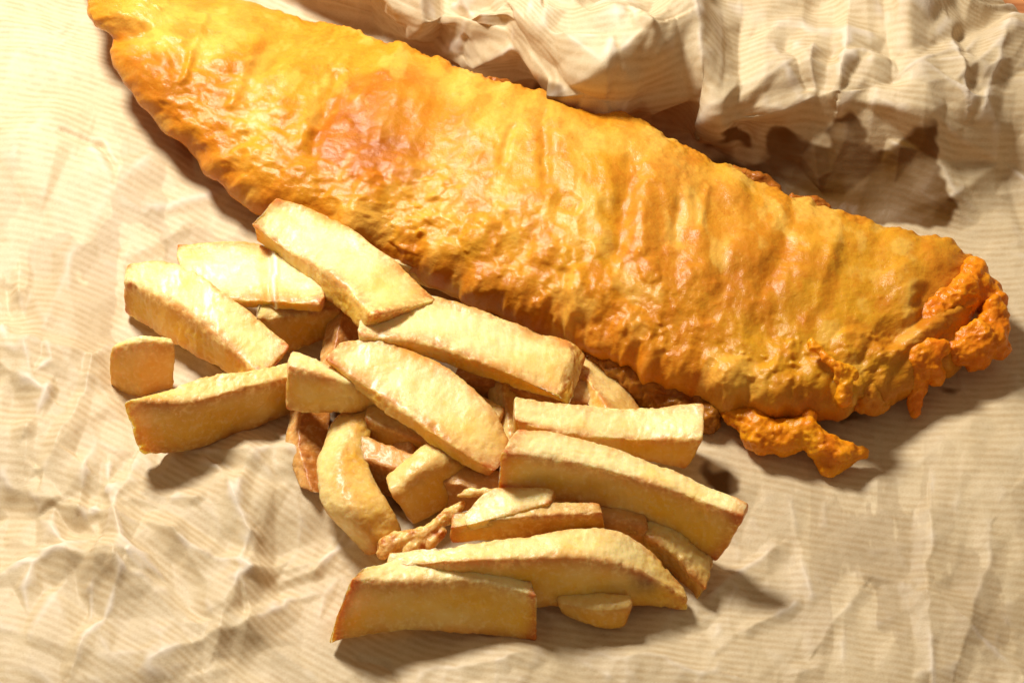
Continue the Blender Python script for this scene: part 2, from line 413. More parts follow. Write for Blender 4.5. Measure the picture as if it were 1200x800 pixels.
    for p, q, am, wl, wr in (
        ((250, 536), (345, 545), 13, 34, 46), ((345, 545), (432, 655), 12, 30, 46), ((255, 560), (300, 640), 7, 26, 14),
        ((100, 600), (200, 640), 8, 30, 22), ((200, 640), (300, 690), 8, 26, 26), ((160, 560), (110, 700), 8, 18, 40), ((300, 690), (420, 640), 7, 22, 22),
        ((0, 400), (110, 432), 9, 34, 20), ((110, 432), (60, 560), 8, 12, 40), ((0, 430), (60, 470), 6, 26, 14), ((10, 575), (110, 612), 6, 20, 26),
        ((30, 640), (160, 690), 6, 24, 30), ((150, 690), (90, 790), 8, 18, 32), ((300, 640), (250, 770), 6, 26, 18), ((180, 790), (330, 720), 7, 24, 24),
        ((1092, 600), (1085, 790), 8, 20, 52), ((1010, 700), (965, 760), 4, 30, 16), ((930, 590), (955, 700), 6, 40, 40), ((1160, 640), (1120, 780), 5, 30, 22),
        ((1085, 700), (1200, 800), 8, 28, 28), ((840, 690), (910, 640), 4, 22, 14), ((880, 740), (930, 710), 4, 14, 14), ((0, 30), (75, 35), 6, 18, 26), ((20, 190), (60, 140), 3, 30, 30),
        ((500, 790), (620, 775), 4, 22, 22), ((700, 770), (840, 790), 5, 34, 26), ((190, 250), (270, 222), 4, 14, 22), ((150, 300), (215, 270), 3, 12, 18)):
        H += fold(QX, QY, p, q, am, wl, wr) * (1 - back)
    for p, q, am, wl, wr in (
        ((515, -30), (505, 70), -20, 16, 30), ((800, -30), (836, 150), 15, 24, 40), ((762, 45), (660, 105), 13, 26, 60), ((762, 45), (840, -60), 12, 34, 40),
        ((600, 20), (640, 95), 10, 20, 40), ((705, 10), (762, 45), 8, 26, 30), ((1000, -20), (985, 110), 12, 18, 34), ((985, 110), (900, 130), 10, 22, 34), ((1010, 70), (985, 112), -8, 10, 14),
        ((1035, -20), (1045, 90), -8, 20, 20), ((1110, 40), (1130, 120), 10, 26, 20), ((1180, 30), (1150, 130), 9, 22, 22), ((920, 60), (945, 105), -7, 14, 14), ((440, -20), (470, 30), 8, 20, 24),
        ((560, -10), (590, 50), -7, 16, 20), ((870, 20), (860, 130), -12, 26, 30), ((640, -20), (640, 30), 7, 24, 24)):
        H += fold(PX + (QX - PX) * .5, PY + (QY - PY) * .5, p, q, am, wl, wr) * back
    rc = np.random.default_rng(33)
    for _ in range(64):
        cx_, cy_ = rc.uniform(-20, 1220), rc.uniform(120, 820); an = rc.uniform(0, math.pi); L = rc.uniform(14, 60)
        zone = math.exp(-((cx_ - 150) / 260) ** 2) + 0.45
        p = (cx_, cy_); mid = (cx_ + L * math.cos(an), cy_ + L * math.sin(an)); an2 = an + rc.uniform(-1.1, 1.1); q = (mid[0] + L * .7 * math.cos(an2), mid[1] + L * .7 * math.sin(an2))
        am = rc.uniform(1.5, 5) * zone * rc.choice([-1, 1], p=[.35, .65]); w1, w2 = rc.uniform(6, 22, 2)
        x0_, x1_ = min(p[0], mid[0], q[0]) - 30, max(p[0], mid[0], q[0]) + 30; i0, i1 = np.searchsorted(a, [x0_, x1_])
        sl = (slice(i0, i1), slice(j5, None)); H[sl] += fold(PX[sl], PY[sl], p, mid, am, w1, w2) + fold(PX[sl], PY[sl], mid, q, am * .8, w1, w2)
    # keep the paper from rising into the food
    base = world_from(PX, PY, depth_at(PX, PY, PZ))
    N = grid_normals(base); flip = np.sign((N * np.array([0, -0.3, 1])).sum(-1).mean()); N *= flip
    under = np.exp(-((PY - np.interp(PX, [100, 1150], [40, 370])) / 90) ** 2) * sstep(60, 140, PX) * (1 - sstep(1120, 1190, PX)) * (1 - back)
    H = H * (1 - under * 0.85) - 3 * under
    P = base + N * (H * S)[..., None]
    qx, qy, _ = to_px(P)
    # wear: pale lines along sharp convex creases
    Hs = H + PZ * 0; lap = blur(Hs, 2) - blur(Hs, 5)
    wear = np.clip(lap / 0.4, 0, 1) * sstep(-0.3, 0.4, fbm(SX / 40, SY / 40, 0, 31, 2))
    # greasy stains, plus shade painted into gaps under chips and behind fish
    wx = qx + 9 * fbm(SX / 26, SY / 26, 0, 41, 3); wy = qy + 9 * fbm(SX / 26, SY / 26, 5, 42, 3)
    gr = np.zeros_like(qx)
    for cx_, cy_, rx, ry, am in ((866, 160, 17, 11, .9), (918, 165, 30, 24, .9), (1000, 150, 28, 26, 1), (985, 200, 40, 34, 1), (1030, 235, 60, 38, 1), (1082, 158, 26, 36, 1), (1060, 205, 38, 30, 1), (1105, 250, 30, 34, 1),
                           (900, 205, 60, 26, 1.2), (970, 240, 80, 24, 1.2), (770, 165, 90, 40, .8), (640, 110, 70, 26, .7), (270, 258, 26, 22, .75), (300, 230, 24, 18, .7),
                           (858, 568, 40, 20, .8), (830, 545, 34, 26, .6), (1010, 485, 50, 16, .7), (1100, 455, 40, 14, .7), (560, 450, 80, 46, 1.6), (460, 530, 70, 60, 1.6), (620, 600, 80, 50, 1.6), (740, 690, 30, 14, .5), (440, 440, 70, 50, 1.6)):  # the strongest wide blots paint shade between the heaped chips
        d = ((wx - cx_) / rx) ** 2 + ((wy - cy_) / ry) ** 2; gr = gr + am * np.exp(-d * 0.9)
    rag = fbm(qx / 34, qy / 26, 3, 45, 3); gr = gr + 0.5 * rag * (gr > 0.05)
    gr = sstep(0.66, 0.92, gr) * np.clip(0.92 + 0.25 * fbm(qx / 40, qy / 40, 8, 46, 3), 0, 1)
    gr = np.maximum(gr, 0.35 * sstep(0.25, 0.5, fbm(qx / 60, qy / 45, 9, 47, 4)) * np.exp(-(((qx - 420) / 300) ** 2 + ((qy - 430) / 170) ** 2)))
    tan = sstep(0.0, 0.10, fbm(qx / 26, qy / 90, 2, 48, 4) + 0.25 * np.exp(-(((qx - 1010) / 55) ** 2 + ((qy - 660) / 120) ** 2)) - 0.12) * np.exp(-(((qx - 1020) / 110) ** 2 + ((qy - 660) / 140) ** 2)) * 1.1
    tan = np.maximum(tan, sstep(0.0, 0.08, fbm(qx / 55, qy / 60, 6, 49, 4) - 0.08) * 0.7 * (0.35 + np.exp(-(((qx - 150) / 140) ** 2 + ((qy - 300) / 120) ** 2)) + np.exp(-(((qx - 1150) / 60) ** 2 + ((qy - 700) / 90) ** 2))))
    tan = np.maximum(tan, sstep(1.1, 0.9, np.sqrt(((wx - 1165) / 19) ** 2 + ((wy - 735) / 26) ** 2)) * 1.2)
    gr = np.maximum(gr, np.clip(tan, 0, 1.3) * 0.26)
    # rib phase: least-squares fit of a smooth phase to the rib directions seen in the photograph
    sm = [(80,150,12),(60,300,15),(200,320,20),(70,420,24),(40,560,14),(50,620,14),(250,640,42),(330,570,42),(380,640,36),(150,760,34),(300,740,34),(450,780,18),(650,760,10),(780,730,9),
          (1000,580,9),(1000,700,12),(1150,640,5),(1150,250,4),(900,700,10),(550,500,15),(20,40,10),(600,300,12),(350,20,10),(850,400,9)]
    Bx = lambda x, y: [(i, j) for i in range(6) for j in range(6 - i) if i + j > 0]
    ex = Bx(0, 0); A, R = [], []
    for x, y, an in sm:
        x_, y_ = (x-600)/600, (y-400)/600; an = math.radians(an)
        A.append([(i*x_**(i-1)*y_**j if i else 0) for i, j in ex]); R.append(-math.sin(an)); A.append([(j*x_**i*y_**(j-1) if j else 0) for i, j in ex]); R.append(math.cos(an))
    A = np.array(A); R = np.array(R); lam = np.diag([0.002 * (i + j) ** 3 for i, j in ex]); co = np.linalg.solve(A.T @ A + lam, A.T @ R)
    X_, Y_ = (np.clip(SX, -150, 1350) - 600) / 600, (np.clip(SY, -100, 900) - 400) / 600
    phf = sum(c * X_**i * Y_**j for c, (i, j) in zip(co, ex)) * 600
    # outside the fitted zone ribs continue straight
    phf = phf + (SY - np.clip(SY, -100, 900)) * 0.98
    w = sstep(0, 1, back)
    phb = SY * 1.0 - SX * 0.05 + 4 * fbm(SX / 120, SY / 120, 0, 51, 2)
    phase = phf * 2 * math.pi / 8.3
    phaseb = phb * 2 * math.pi / 8.3
    jm = j5 - 30
    ph = phase.copy(); off = phase[:, jm:jm+1] - phaseb[:, jm:jm+1]; ph[:, :jm] = phaseb[:, :jm] + off
    idx = np.arange(P.shape[0] * P.shape[1]).reshape(P.shape[:2])
    F = np.stack([idx[:-1, :-1], idx[:-1, 1:], idx[1:, 1:], idx[1:, :-1]], -1).reshape(-1, 4)
    o = mesh_from('wrapping_paper', P.reshape(-1, 3), F, M_PAPER, {'phase': ph.ravel(), 'grease_shade': gr.ravel(), 'wear': wear.ravel()})
    tag(o, 'crumpled ribbed brown kraft paper sheet with oil stains and painted shade under fish and chips', 'wrapping paper')
    # height lookup used to rest the food on the sheet
    m = slice(j5, None)
    return qx[:, m], qy[:, m], (P[:, m, 2] / S)
HX, HY, HZ = build_paper()
def paper_z(px, py):
    """height of the sheet (px units) under a picture point, nearest sample"""
    i = int(np.clip(round((px + 330) / 1860 * (HX.shape[0] - 1)), 0, HX.shape[0] - 1))
    j = int(np.argmin(np.abs(HY[i] - py))); return float(HZ[i, j])

# ------------------------------------------------------------------ chips
def sup(u, p): return np.sign(u) * np.abs(u) ** p
def build_chip(name, U, R, L, z0=0, z1=None, roll=0, theta=None, cap=11, mat=None, seed=0, rough=1.0, crisp=0.0, crisp_ends=0.35, n=8.0, capf=1.0, bend=0, sidew=1.0, bf=0.68, bruise=None, crease=None):
    z1 = z0 if z1 is None else z1
    K = np.concatenate([np.array(U, float), np.array(R, float), np.array(L, float)], 1)
    K = np.concatenate([K[:, 2:4], K[:, 0:2], K[:, 4:6]], 1)              # R,U,L
    # the rounding of edges and ends eats a little of the outline: give it back
    up, lo = K[:, 2:4] - K[:, 0:2], K[:, 4:6] - K[:, 0:2]
    K[:, 2:4] += up / (np.linalg.norm(up, axis=1, keepdims=True) + 1e-6) * 4.5; K[:, 4:6] += lo / (np.linalg.norm(lo, axis=1, keepdims=True) + 1e-6) * 4.5
    a0 = K[0, :2] - K[1, :2]; a1 = K[-1, :2] - K[-2, :2]; K[0] += np.tile(a0 / np.linalg.norm(a0) * 3, 3); K[-1] += np.tile(a1 / np.linalg.norm(a1) * 3, 3)
    length = np.linalg.norm(np.diff(K[:, :2], axis=0), axis=1).sum()
    c = min(cap / length, 0.3)
    om = np.linspace(0, math.pi / 2, 13)
    t0 = c * (1 - np.sin(om) ** (2 / 5)); s0 = np.cos(om) ** (2 / 5)
    t0, s0 = t0[::-1], s0[::-1]                                            # s 0..1, tau 0..c
    nm = max(20, int(length / 2.2)); tm = np.linspace(c, 1 - c, nm)
    tau = np.concatenate([t0[1:-1], tm, (1 - t0)[::-1][1:-1]]); sc = np.concatenate([s0[1:-1], np.ones(nm), s0[::-1][1:-1]])
    tau = np.clip(tau, 0, 1)
    Q = spline(K, tau); Rp, Up, Lp = Q[:, :2], Q[:, 2:4], Q[:, 4:6]
    if theta is None:
        dx = K[-1, 0] - K[0, 0]; dy = K[-1, 1] - K[0, 1]; cph = abs(dx) / math.hypot(dx, dy)
        th = math.atan(math.tan(T) * cph) + math.radians(roll)
    else: th = math.radians(theta)
    th = min(max(th, math.radians(22)), math.radians(68))
    a = np.linalg.norm(Up - Rp, axis=1); b = np.linalg.norm(Lp - Rp, axis=1)
    # per station depth: rest its lowest corner on base height
    base = z0 + (z1 - z0) * tau + bend * 4 * tau * (1 - tau)
    dR = depth_at(Rp[:, 0], Rp[:, 1], base + 60)
    bz = paper_z(float(K[:, 0].mean()), float(K[:, 1].mean())) if z0 < 12 else 0
    base = base + (bz if abs(bz) < 25 else 0) * (1 if z0 < 12 else 0)
    for _ in range(3):
        dU, dL = dR - a * math.tan(th), dR - b / math.tan(th) * bf; dF = dU + dL - dR
        zz = np.stack([z_of(Rp[:, 1], dR), z_of(Up[:, 1], dU), z_of(Lp[:, 1], dL), z_of((Up + Lp - Rp)[:, 1], dF)]).min(0)
        dR = dR + (base - zz) / (CT)
    A3 = np.concatenate([Up - Rp, (-a * math.tan(th))[:, None]], 1); B3 = np.concatenate([Lp - Rp, (-b / math.tan(th) * bf)[:, None]], 1)
    R3 = np.concatenate([Rp, dR[:, None]], 1)
    M = 72; k = M // 4
    q = np.linspace(-1, 1, k, endpoint=False)
    u = np.concatenate([q, np.ones(k), -q, -np.ones(k)]); v = np.concatenate([-np.ones(k), q, np.ones(k), -q])
    rr = (np.abs(u) ** n + np.abs(v) ** n) ** (1 / n); u, v = u / rr, v / rr
    corner = (np.abs(u) * np.abs(v)) ** 3.0
    al = (1 + u[None, :] * sc[:, None]) / 2; be = (1 + v[None, :] * sc[:, None]) / 2
    P = R3[:, None, :] + al[..., None] * A3[:, None, :] + be[..., None] * B3[:, None, :]
    Wd = world_from(P[..., 0], P[..., 1], P[..., 2])
    Nn = grid_normals(Wd, True); ctr = Wd.mean(1, keepdims=True)
    if (Nn * (Wd - ctr)).sum() < 0: Nn = -Nn
    q3 = Wd / S + seed * 131.7
    h = fbm(q3[..., 0] / 55, q3[..., 1] / 55, q3[..., 2] / 55, seed, 2) * 3.4 + fbm(q3[..., 0] / 18, q3[..., 1] / 18, q3[..., 2] / 18, seed + 7, 3) * 1.5
    h += -np.abs(fbm(q3[..., 0] / 9, q3[..., 1] / 9, q3[..., 2] / 9, seed + 13, 3)) * 1.9 + fbm(q3[..., 0] / 3.2, q3[..., 1] / 3.2, q3[..., 2] / 3.2, seed + 19, 2) * 0.35
    # sunken faces between firmer, puffed edges
    h += -1.6 * (1 - corner[None, :]) * sc[:, None] * (0.6 + 0.6 * fbm(q3[..., 0] / 70, q3[..., 1] / 70, q3[..., 2] / 70, seed + 3, 2))
    # nicks along edges
    nick = sstep(0.25, 0.6, fbm(q3[..., 0] / 13, q3[..., 1] / 13, q3[..., 2] / 13, seed + 23, 2)) * corner[None, :]
    h -= nick * 3.0
    brz = np.zeros_like(h); pal = np.zeros_like(h)
    if bruise: brz = np.exp(-(((P[..., 0] - bruise[0]) / bruise[2]) ** 2 + ((P[..., 1] - bruise[1]) / bruise[2]) ** 2)) * (np.abs(v)[None, :] < 0.99)
    if crease is not None:
        dl = (tau[:, None] - crease) * length + 3 * fbm(q3[..., 0] / 14, q3[..., 1] / 14, q3[..., 2] / 14, seed + 41, 2)
        h += 3.2 * np.exp(-(dl / 3) ** 2) - 3.0 * np.exp(-((dl + 7) / 6) ** 2); pal = 0.8 * np.exp(-(dl / 2.4) ** 2)
    Wd = Wd + Nn * (h * S * rough)[..., None]
    endf = np.maximum(sstep(0.10, 0.0, tau), sstep(0.90, 1.0, tau))[:, None]
    edge = np.clip(corner[None, :] * 1.1 + endf * (crisp_ends + 0.12) + (1 - sc[:, None]) * 0.1, 0, 1)
    edge = np.clip(edge, 0, 1) * np.ones_like(al)
    side = (np.broadcast_to((v > 0.9 * np.abs(u)) | (u < -0.95), al.shape)).astype(float)
    vv = np.clip((v[None, :] + 1) / 2, 0, 1) * np.ones_like(al); uu = np.clip((1 + u[None, :]) / 2, 0, 1) * np.ones_like(al)
    side = np.where(np.abs(v)[None, :] > np.abs(u)[None, :], 0.15, 1.0) * np.ones_like(al)        # front and back faces painted deeper yellow, as shaded translucent sides
    side = side * sidew * (1 - np.abs(v[None, :]) ** 3 * 0.75)  * (0.5 + 0.5 * sstep(-0.5, 0.4, fbm(q3[..., 0] / 40, q3[..., 1] / 40, q3[..., 2] / 40, seed + 31, 3)))
    crf = np.clip(crisp * (0.55 + 1.2 * fbm(q3[..., 0] / 35, q3[..., 1] / 35, q3[..., 2] / 35, seed + 37, 3)) + nick * 0.4, 0, 1)
    V = Wd.reshape(-1, 3); ns = len(tau)
    idx = np.arange(ns * M).reshape(ns, M); nxt = np.roll(idx, -1, 1)
    F = np.stack([idx[:-1], nxt[:-1], nxt[1:], idx[1:]], -1).reshape(-1, 4)
    e0, e1 = Wd[0].mean(0), Wd[-1].mean(0)
    V = np.concatenate([V, [e0, e1]]); i0, i1 = ns * M, ns * M + 1
    f0 = np.stack([np.full(M, i0), nxt[0], idx[0]], -1); f1 = np.stack([np.full(M, i1), idx[-1], nxt[-1]], -1)
    ap = lambda A: np.concatenate([A.ravel(), [A[0].mean(), A[-1].mean()]])
    # consistent outward winding
    a_, b_, c_ = V[F[len(F)//2, 0]], V[F[len(F)//2, 1]], V[F[len(F)//2, 2]]
    nf = np.cross(b_ - a_, c_ - a_); cc = Wd.reshape(-1, 3).mean(0); mid = Wd[ns // 2].mean(0)
    if np.dot(nf, a_ - mid) < 0: F = F[:, ::-1]; f0 = f0[:, ::-1]; f1 = f1[:, ::-1]
    org = np.array([V[:, 0].mean(), V[:, 1].mean(), V[:, 2].min()])
    return mesh_from(name, V, [F, f0, f1], mat or M_CHIP, {'edge': ap(edge), 'side': ap(side), 'crisp': ap(crf), 'bruise': ap(brz), 'pale': ap(pal)}, origin=org)

GRP = 'fried potato chips heaped in front of the fish'
CH = [  # name, label, kwargs
 ('chip', 'thick cream chip lying diagonally, leftmost of the upper layer, over the small square piece', dict(
   U=[(150,314),(200,307),(262,343),(338,406)], R=[(147,330),(192,352),(245,387),(303,440)], L=[(147,366),(182,387),(235,420),(297,451)], z0=4, z1=48, seed=1, crisp_ends=.5)),
 ('chip', 'broad pale chip with a white crease across it, left of the long toasted chip', dict(
   U=[(208,291),(260,286),(320,288),(387,300)], R=[(212,326),(262,349),(320,352),(374,356)], L=[(216,334),(265,355),(320,360),(375,364)], z0=50, z1=62, seed=2, crease=0.68, roll=6, crisp_ends=.3)),
 ('chip', 'long pale chip with toasted upper end, against the near edge of the fish', dict(
   U=[(322,233),(368,246),(430,282),(512,350)], R=[(292,262),(335,293),(385,320),(436,368)], L=[(298,282),(335,308),(378,345),(425,385)], z0=70, z1=62, seed=3, crisp_ends=.6, mat='C')),
 ('chip', 'thick knobbly cream chip in the upper middle, right end just below the fish', dict(
   U=[(430,341),(500,343),(580,370),(668,403)], R=[(420,393),(500,403),(580,430),(652,464)], L=[(424,402),(500,417),(575,446),(666,475)], z0=84, z1=52, seed=4, roll=4, crisp_ends=.15, rough=1.2)),
 ('chip', 'curved chip tapering to a toasted point, lying diagonally across the centre of the heap', dict(
   U=[(398,404),(450,401),(520,431),(578,480),(599,530)], R=[(380,420),(430,453),(480,487),(535,525),(578,552)], L=[(383,425),(426,461),(474,497),(528,536),(574,557)], z0=88, z1=56, seed=5, crisp_ends=.7, crisp=.12, roll=0, mat='C')),
 ('chip', 'short chip with a ragged torn top edge, tucked under the curved tapering chip', dict(
   U=[(342,411),(375,424),(420,440),(468,446)], R=[(338,428),(370,437),(410,448),(466,455)], L=[(335,479),(370,483),(410,480),(466,470)], z0=46, z1=40, seed=6, roll=14, crisp_ends=.2)),
 ('chip', 'golden chip with toasted left tip on the paper, lowest at the left of the heap', dict(
   U=[(180,464),(240,440),(295,434),(350,425)], R=[(143,469),(215,472),(280,457),(350,440)], L=[(164,529),(215,528),(280,507),(350,478)], z0=3, z1=6, seed=7, crisp_ends=.7, mat='G')),
 ('chip_end', 'small square chip end alone on the paper at the far left of the heap', dict(
   U=[(136,399),(165,391),(200,394)], R=[(128,408),(162,402),(205,404)], L=[(130,455),(160,467),(203,458)], z0=3, seed=8, n=3.2, crisp_ends=.3, cap=8, crisp=.2)),
 ('chip', 'glossy crescent shaped chip curving down at the near left of the heap', dict(
   U=[(432,474),(392,490),(366,545),(374,600),(428,650)], R=[(440,470),(412,503),(396,548),(408,597),(445,645)], L=[(450,474),(437,512),(440,556),(462,592),(472,628)], z0=30, z1=3, seed=9, theta=52, crisp_ends=.5, mat='G', n=3.2)),
 ('chip', 'stubby pale chip standing between the crescent chip and the curved tapering chip', dict(
   U=[(450,556),(495,516),(545,505)], R=[(458,580),(502,547),(560,530)], L=[(486,615),(530,594),(574,560)], z0=5, z1=8, seed=10, theta=45, crisp_ends=.2, mat='G', n=3.5)),
 ('chip', 'big thick yellow sided chip, rightmost of the heap, with toasted right tip', dict(
   U=[(606,503),(665,510),(755,536),(876,592)], R=[(586,530),(660,540),(750,562),(872,606)], L=[(582,572),(655,584),(755,608),(840,657)], z0=74, z1=14, seed=11, crisp_ends=.6, roll=2)),
 ('chip', 'pale chip lying level directly behind the big rightmost chip', dict(
   U=[(603,465),(660,474),(740,481),(826,474)], R=[(603,492),(660,507),(740,514),(824,515)], L=[(603,514),(660,527),(740,534),(803,549)], z0=52, z1=18, seed=12, crisp_ends=.25)),
 ('chip', 'narrow wedge chip standing up between the fish and the level pale chip', dict(
   U=[(668,403),(700,422),(730,452),(752,482)], R=[(667,410),(684,436),(706,466),(722,490)], L=[(668,422),(678,444),(690,474),(700,495)], z0=10, z1=6, seed=13, crisp=.35, theta=60, mat='G', cap=6)),
 ('chip', 'long tapering chip with a grey bruise near its right tip', dict(
   U=[(455,648),(530,638),(610,628),(705,619),(757,643),(801,690)], R=[(450,665),(540,657),(610,655),(690,655),(750,672),(803,700)], L=[(460,702),(540,713),(620,713),(690,709),(750,709),(803,710)], z0=14, z1=3, seed=14, bruise=(757, 680, 17), roll=3, crisp_ends=.5)),
 ('chip', 'squared golden chip nearest the front, alone on the paper with a slanted left end', dict(
   U=[(426,663),(470,656),(560,656),(624,679)], R=[(410,681),(465,682),(550,680),(630,697)], L=[(384,755),(455,743),(545,740),(628,748)], z0=1, seed=15, roll=0, bf=0.4, crisp_ends=.75, mat='C', cap=7, n=6.5)),
 ('chip', 'thin orange brown chip lying under the pale flake', dict(
   U=[(530,600),(600,592),(702,592)], R=[(528,618),(600,607),(706,601)], L=[(530,632),(600,630),(707,622)], z0=58, z1=52, seed=16, crisp=.55, mat='G', cap=8)),
 ('chip_end', 'short chip end poking out beneath the bruised tapering chip', dict(
   U=[(655,690),(700,690),(740,695)], R=[(652,706),(695,715),(739,712)], L=[(662,724),(700,740),(732,738)], z0=2, seed=17, mat='G', n=2.6, cap=16)),
 ('chip', 'ragged pale chip on the paper half hidden under the big rightmost chip', dict(
   U=[(735,590),(795,615),(836,655)], R=[(730,615),(783,643),(826,690)], L=[(738,645),(783,670),(818,700)], z0=2, seed=18, rough=2.0, mat='G', crisp_ends=.1)),
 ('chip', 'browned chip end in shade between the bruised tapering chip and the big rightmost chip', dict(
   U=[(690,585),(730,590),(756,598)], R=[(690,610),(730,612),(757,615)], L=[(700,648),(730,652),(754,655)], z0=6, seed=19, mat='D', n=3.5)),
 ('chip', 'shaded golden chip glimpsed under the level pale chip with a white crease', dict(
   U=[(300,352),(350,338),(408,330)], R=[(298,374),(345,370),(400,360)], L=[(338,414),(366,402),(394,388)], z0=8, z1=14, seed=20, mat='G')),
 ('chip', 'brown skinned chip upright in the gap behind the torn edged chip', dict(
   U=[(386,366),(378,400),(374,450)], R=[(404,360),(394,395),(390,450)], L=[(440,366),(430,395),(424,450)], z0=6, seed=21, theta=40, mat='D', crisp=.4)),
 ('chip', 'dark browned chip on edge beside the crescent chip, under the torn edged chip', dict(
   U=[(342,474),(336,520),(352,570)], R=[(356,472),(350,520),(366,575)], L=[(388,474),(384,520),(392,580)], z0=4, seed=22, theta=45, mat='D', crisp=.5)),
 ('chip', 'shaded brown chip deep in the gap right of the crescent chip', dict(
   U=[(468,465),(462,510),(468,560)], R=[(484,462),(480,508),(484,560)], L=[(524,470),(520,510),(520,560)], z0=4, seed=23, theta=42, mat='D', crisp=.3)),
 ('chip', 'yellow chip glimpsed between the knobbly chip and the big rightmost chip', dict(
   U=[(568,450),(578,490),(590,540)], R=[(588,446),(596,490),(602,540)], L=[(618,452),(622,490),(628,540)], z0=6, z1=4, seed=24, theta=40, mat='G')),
 ('chip', 'chip half hidden beneath the lower edge of the fish, behind the long toasted chip', dict(
   U=[(440,288),(500,305),(580,330)], R=[(445,302),(505,321),(580,345)], L=[(450,318),(510,338),(576,360)], z0=20, z1=16, seed=25, mat='G')),
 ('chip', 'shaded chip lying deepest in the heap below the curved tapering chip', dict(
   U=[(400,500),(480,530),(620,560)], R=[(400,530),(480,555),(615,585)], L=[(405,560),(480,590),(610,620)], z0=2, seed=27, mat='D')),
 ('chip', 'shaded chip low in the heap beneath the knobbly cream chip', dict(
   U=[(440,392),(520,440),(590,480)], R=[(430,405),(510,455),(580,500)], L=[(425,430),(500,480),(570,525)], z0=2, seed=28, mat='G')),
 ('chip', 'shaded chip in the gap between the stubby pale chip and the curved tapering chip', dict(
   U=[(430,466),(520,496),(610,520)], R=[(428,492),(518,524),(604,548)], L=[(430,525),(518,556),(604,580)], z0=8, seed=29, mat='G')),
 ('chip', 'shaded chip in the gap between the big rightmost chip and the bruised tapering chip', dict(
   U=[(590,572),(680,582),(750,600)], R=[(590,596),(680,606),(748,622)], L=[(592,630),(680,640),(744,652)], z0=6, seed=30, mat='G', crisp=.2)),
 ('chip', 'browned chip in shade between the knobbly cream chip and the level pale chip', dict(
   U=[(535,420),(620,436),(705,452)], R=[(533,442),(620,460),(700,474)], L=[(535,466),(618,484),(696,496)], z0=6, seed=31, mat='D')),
 ('potato_flake', 'thin pale potato flake resting on the orange brown chip', dict(
   U=[(546,606),(580,575),(645,578)], R=[(549,615),(590,604),(640,590)], L=[(551,619),(592,609),(641,594)], z0=74, z1=80, seed=26, cap=6, crisp_ends=.4, rough=.8)),
]
MM = {'C': M_CHIP, 'G': M_GOLD, 'D': M_DARK}
for nm_, lab, kw in CH:
    kw = dict(kw); kw['mat'] = MM.get(kw.get('mat', 'C')); cap_ = kw.pop('cap', 10)
    o = build_chip(nm_, cap=cap_, **kw); tag(o, lab, 'chip' if nm_ != 'potato_flake' else 'potato flake', GRP if nm_ != 'potato_flake' else None)

